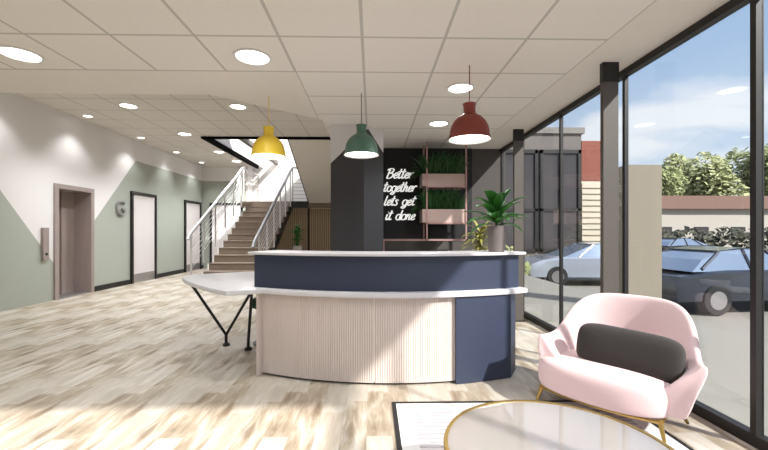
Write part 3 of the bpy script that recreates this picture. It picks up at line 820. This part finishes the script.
# ------------------------------------------------------------------ outside
struct('terrace', box(B(), (2.26,-8,-.4), (4.5,13,-.03)), 'pave', 'pale paved terrace outside the windows', 'terrace')
struct('street', box(B(), (2.26,-30,-.7), (110,120,-.5)), 'asphalt', 'pale street surface beyond the terrace', 'street')
struct('forecourt', box(B(), (-12,-30,-.3), (2.26,-4.5,-.05)), 'pave', 'paved forecourt before the lobby', 'forecourt')
def hull(bm, a, b):   # a, b: rings of equal count
    va = [bm.verts.new(p) for p in a]; vb = [bm.verts.new(p) for p in b]; n = len(a)
    for i in range(n): bm.faces.new((va[i], va[(i+1)%n], vb[(i+1)%n], vb[i]))
    bm.faces.new(list(reversed(va))); bm.faces.new(vb)
def car(x, y, z, rz, m, label):
    t = thing('car', label, 'car', (x,y,z), rz)
    lower = [(-2.1,.28),(-2.15,.55),(-2.05,.80),(-1.5,.90),(-1.0,.93),(1.1,.93),(1.75,.84),(2.1,.70),(2.15,.45),(2.1,.28)]
    bm = B(); n = len(lower)
    secs = [(-.86,.93),(-.80,1.0),(.80,1.0),(.86,.93)]
    rws = [[bm.verts.new((px*s, yy, pz if s == 1 else .5+(pz-.5)*.9)) for px, pz in lower] for yy, s in secs]
    for a, b in zip(rws, rws[1:]):
        for i in range(n): bm.faces.new((a[i], a[(i+1)%n], b[(i+1)%n], b[i]))
    bm.faces.new(rws[0]); bm.faces.new(list(reversed(rws[-1]))); obj('body', bm, m, t, True)
    cp = [(-1.78,.90),(-1.45,1.14),(-.95,1.31),(-.35,1.36),(.15,1.30),(.70,1.08),(1.10,.92)]
    hw = lambda z: .80-.22*(z-.9)/.46
    bm = B(); lv = [bm.verts.new((a,-hw(b),b)) for a, b in cp]; rv = [bm.verts.new((a,hw(b),b)) for a, b in cp]
    bm.faces.new(lv); bm.faces.new(list(reversed(rv)))
    for i in range(len(cp)): bm.faces.new((lv[i], rv[i], rv[(i+1)%len(cp)], lv[(i+1)%len(cp)]))
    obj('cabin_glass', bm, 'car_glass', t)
    bm = B(); rp_ = [(-1.0,1.31),(-.35,1.372),(.12,1.315)]; pv = []
    for a, b in rp_: pv.append((bm.verts.new((a,-hw(b)-.01,b)), bm.verts.new((a,hw(b)+.01,b)), bm.verts.new((a,hw(b)+.01,b+.02)), bm.verts.new((a,-hw(b)-.01,b+.02))))
    for p, q in zip(pv, pv[1:]):
        for i in range(4): bm.faces.new((p[i], p[(i+1)%4], q[(i+1)%4], q[i]))
    bm.faces.new(pv[0]); bm.faces.new(pv[-1][::-1]); obj('roof', bm, m, t)
    for sgn in (-1,1):
        for a0, b0, a1, b1 in ((-.42,.92,-.42,1.35),(.62,.93,.10,1.31),(-1.55,.95,-1.0,1.30)):
            bm = B(); tube(bm, [(a0,sgn*(hw(b0)+.004),b0),(a1,sgn*(hw(b1)+.004),b1)], .035, 6); obj('window_pillar', bm, m, t)
    for wx in (-1.3,1.32):
        for wy in (-.80,.80):
            bm = B(); lathe(bm, [(0,-.10),(.2,-.10),(.30,-.10),(.32,-.07),(.32,.07),(.30,.10),(.2,.10),(0,.10)], n=24)
            w = obj('wheel', bm, 'tyre', t, True); w.location = (wx,wy,.32); w.rotation_euler = (R(90),0,0)
            bm = B(); lathe(bm, [(0,-.108),(.19,-.108),(.19,.108),(0,.108)], n=16); obj('rim', bm, 'steel', w)
car(8.3,8.6,-.5,R(4),'car_blue','dark blue car parked on the street right of the pink armchair')
car(7.2,12.6,-.5,R(176),'car_silver','silver car parked in front of the brick building')
car(19,23,-.5,R(8),'tyre','distant black car on the far side of the street')
# cream pier
struct('pier', box(B(), (4.16,6.1,-.03), (4.72,6.35,2.32)), 'cream_render', 'cream rendered pier at the terrace edge', 'pier')
# brick neighbour
NB = thing('brick_building', 'neighbouring grey and brick building with dark framed glazing', 'building', (6.6,16,-.5))
bm = B(); box(bm, (-3.4,0,0), (2.3,7,5.9)); obj('wall', bm, 'grey_render', NB)
bm = B(); box(bm, (2.3,-.02,3.9), (3.5,7,5.6)); obj('brick_upper', bm, 'brick', NB)
bm = B(); box(bm, (-3.5,-.1,5.9), (2.4,7.1,6.15)); obj('parapet', bm, 'grey_beam', NB)
bm = B(); box(bm, (2.3,0,0), (3.5,7,3.9))
for i in range(15): box(bm, (2.3,-.06,.1+.25*i), (3.5,-.02,.1+.25*i+.19))
obj('siding', bm, 'siding', NB)
for a, b in ((-3.1,-1.5),(-1.4,.4),(.5,2.25)):
    w = B(); fw = .13
    box(w, (a,-.10,.9), (a+fw,0,5.2)); box(w, (b-fw,-.10,.9), (b,0,5.2)); box(w, (a,-.10,5.05), (b,0,5.2)); box(w, (a,-.10,.9), (b,0,1.02)); box(w, (a,-.10,2.6), (b,0,2.72)); box(w, ((a+b)/2-.05,-.10,.9), ((a+b)/2+.05,0,5.2))
    w = obj('window', w, 'frame_black', NB)
    obj('pane', box(B(), (a+fw,-.03,1.02), (b-fw,-.01,5.05)), 'dark_glass', w)
# low white building with red roof
HB = thing('low_house', 'distant low white building with a red-brown roof', 'building', (46,42,-.5))
obj('wall', box(B(), (-14,0,0), (26,8,4.4)), 'house_wall', HB)
bm = B(); prism_x(bm, [(-.6,4.3),(4,6.2),(8.6,4.3)], -14.6, 27); obj('roof', bm, 'roof_red', HB)
for i in range(9):
    x = -14+4.2*i; w = obj('window', box(B(), (x,-.08,.9), (x+1.6,0,2.3)), 'frame_black', HB)
    obj('pane', box(B(), (x+.1,-.1,1.0), (x+1.5,-.08,2.2)), 'dark_glass', w)
def bush(bm, c, rx, ry, rz, cnt, sz, rnd):
    for i in range(cnt):
        u = rnd.uniform(-1,1); a = rnd.uniform(0,2*PI); k = math.sqrt(1-u*u); r = rnd.uniform(.72,1.05)
        p = Vector((k*math.cos(a)*rx*r, k*math.sin(a)*ry*r, u*rz*r)); p *= 1+.35*mnoise.noise(p*(1.2/max(rx,.1))+Vector(c))
        p += Vector(c)
        t1 = Vector((rnd.uniform(-1,1),rnd.uniform(-1,1),rnd.uniform(-1,1))).normalized(); t2 = t1.orthogonal().normalized(); s = sz*rnd.uniform(.6,1.3)
        bm.faces.new([bm.verts.new(p+t1*s), bm.verts.new(p+t2*s*.6), bm.verts.new(p-t1*s), bm.verts.new(p-t2*s*.6)])
HG = obj('hedge', B(), 'hedge'); bpy.data.objects.remove(HG)
bm = B(); rnd = random.Random(5)
for i in range(14): bush(bm, (26+i*3.0, 34, .55), 1.9, .9, 1.05, 220, .3, rnd)
o = obj('hedge', bm, 'hedge'); tag(o, 'low dark hedge in front of the distant white building', 'hedge')
def tree(x, y, h, r, m, label, seed):
    rnd = random.Random(seed); t = thing('tree', label, 'tree', (x,y,-.5), 0, None)
    bm = B(); tube(bm, [(0,0,0),(.1,0,h*.35),(.0,.1,h*.7)], [.035*h,.025*h,.012*h], 8)
    for k in range(4):
        a = k*1.7; tube(bm, [(.05,0,h*.35),(math.cos(a)*r*.6,math.sin(a)*r*.6,h*.7)], [.015*h,.006*h], 6)
    obj('trunk', bm, 'bark', t, True)
    bm = B()
    for k in range(7):
        a = rnd.uniform(0,2*PI); d = rnd.uniform(0,.55)*r
        bush(bm, (math.cos(a)*d, math.sin(a)*d, h*rnd.uniform(.45,.8)), r*.6, r*.6, h*.22, 700, .028*h, rnd)
    obj('crown', bm, m, t)
TS = [(36,60,11,4.2,'foliage_pale','pale green tree beyond the white building, leftmost in the wide bay'), (46,62,13,4.6,'foliage','green tree beyond the white building, next to the pale tree'), (57,64,15,5,'foliage_pale','tall pale tree beyond the white building near the right edge'),
      (68,66,17,5.2,'foliage','tallest green tree beyond the white building, at the right edge'), (41,74,13,4.6,'foliage','green tree farther back between the two leftmost trees'), (52,78,15,5,'foliage_pale','pale tree farther back, left of the tall pale tree'), (64,80,18,5.4,'foliage_pale','pale tree farther back at the right edge')]
for i, (x,y,h,r,m,l) in enumerate(TS): tree(x,y,h,r,m,l,20+i)
for i in range(3):
    bm = B(); rnd = random.Random(40+i); bush(bm, (0,0,.35), .8, .6, .5, 260, .12, rnd)
    o = obj('shrub', bm, 'foliage'); o.location = ((3.9,11.2,-.03),(5.6,14.3,-.5),(8.4,14.9,-.5))[i]
    tag(o, ['low green shrub on the terrace before the brick building', 'low green shrub left of the silver car', 'low green shrub behind the silver car'][i], 'shrub')

# ------------------------------------------------------------------ light
w = bpy.data.worlds.new('sky'); S.world = w; w.use_nodes = True; k = NT(w); w.node_tree.nodes.clear()
out = k.n('ShaderNodeOutputWorld'); bg = k.n('ShaderNodeBackground'); tc = k.n('ShaderNodeTexCoord'); sp = k.n('ShaderNodeSeparateXYZ')
k.l(tc.outputs['Generated'], sp.inputs[0])
z = k.math('MAXIMUM', sp.outputs[2], 0)
def wramp(f, pts):
    o = k.n('ShaderNodeValToRGB'); e = o.color_ramp.elements
    while len(e) < len(pts): e.new(.5)
    for q, (ps, cl) in zip(e, pts): q.position = ps; q.color = cl
    k.l(f, o.inputs[0]); return o.outputs[0]
sky = wramp(z, [(0,lin((222,226,230))), (.10,lin((200,214,230))), (.35,lin((158,184,216))), (.8,lin((126,156,202)))])
cb = k.n('ShaderNodeCombineXYZ')
den = k.math('ADD', z, .18)
cb.inputs[2].default_value = 1.2; k.l(k.math('MULTIPLY', k.math('DIVIDE', sp.outputs[0], den), .9), cb.inputs[0]); k.l(k.math('MULTIPLY', k.math('DIVIDE', sp.outputs[1], den), 1.1), cb.inputs[1])
nz = k.n('ShaderNodeTexNoise'); nz.inputs['Scale'].default_value = 1.3; nz.inputs['Detail'].default_value = 6; nz.inputs['Roughness'].default_value = .5; nz.inputs['Distortion'].default_value = .3
k.l(cb.outputs[0], nz.inputs['Vector'])
cl = wramp(nz.outputs['Fac'], [(.43,(0,0,0,1)), (.57,(1,1,1,1))])
fc = k.math('MULTIPLY', cl, .8)
k.l(k.mix(fc, sky, lin((236,238,242))), bg.inputs[0]); bg.inputs[1].default_value = .85
k.l(bg.outputs[0], out.inputs[0])
sd = bpy.data.lights.new('sun', 'SUN'); sd.energy = 5.6; sd.angle = R(1.6); sd.color = (1,.965,.92)
so = bpy.data.objects.new('sun', sd); C.objects.link(so)
so.rotation_euler = Vector((-1,1,-1.09)).to_track_quat('-Z', 'Y').to_euler(); so.location = (10,-10,12)

# ------------------------------------------------------------------ camera
cd = bpy.data.cameras.new('camera'); co = bpy.data.objects.new('camera', cd); C.objects.link(co)
co.location = (0,0,1.224); co.rotation_euler = (R(90),0,-math.atan(.0204))
cd.sensor_width = 36; cd.lens = 36*380/768; cd.shift_x = 4/768; cd.shift_y = 7/768; cd.clip_start = .05; cd.clip_end = 500
S.camera = co
S.view_settings.view_transform = 'Standard'; S.view_settings.look = 'None'; S.view_settings.gamma = 1; S.view_settings.use_curve_mapping = False
S.view_settings.exposure = 0.62
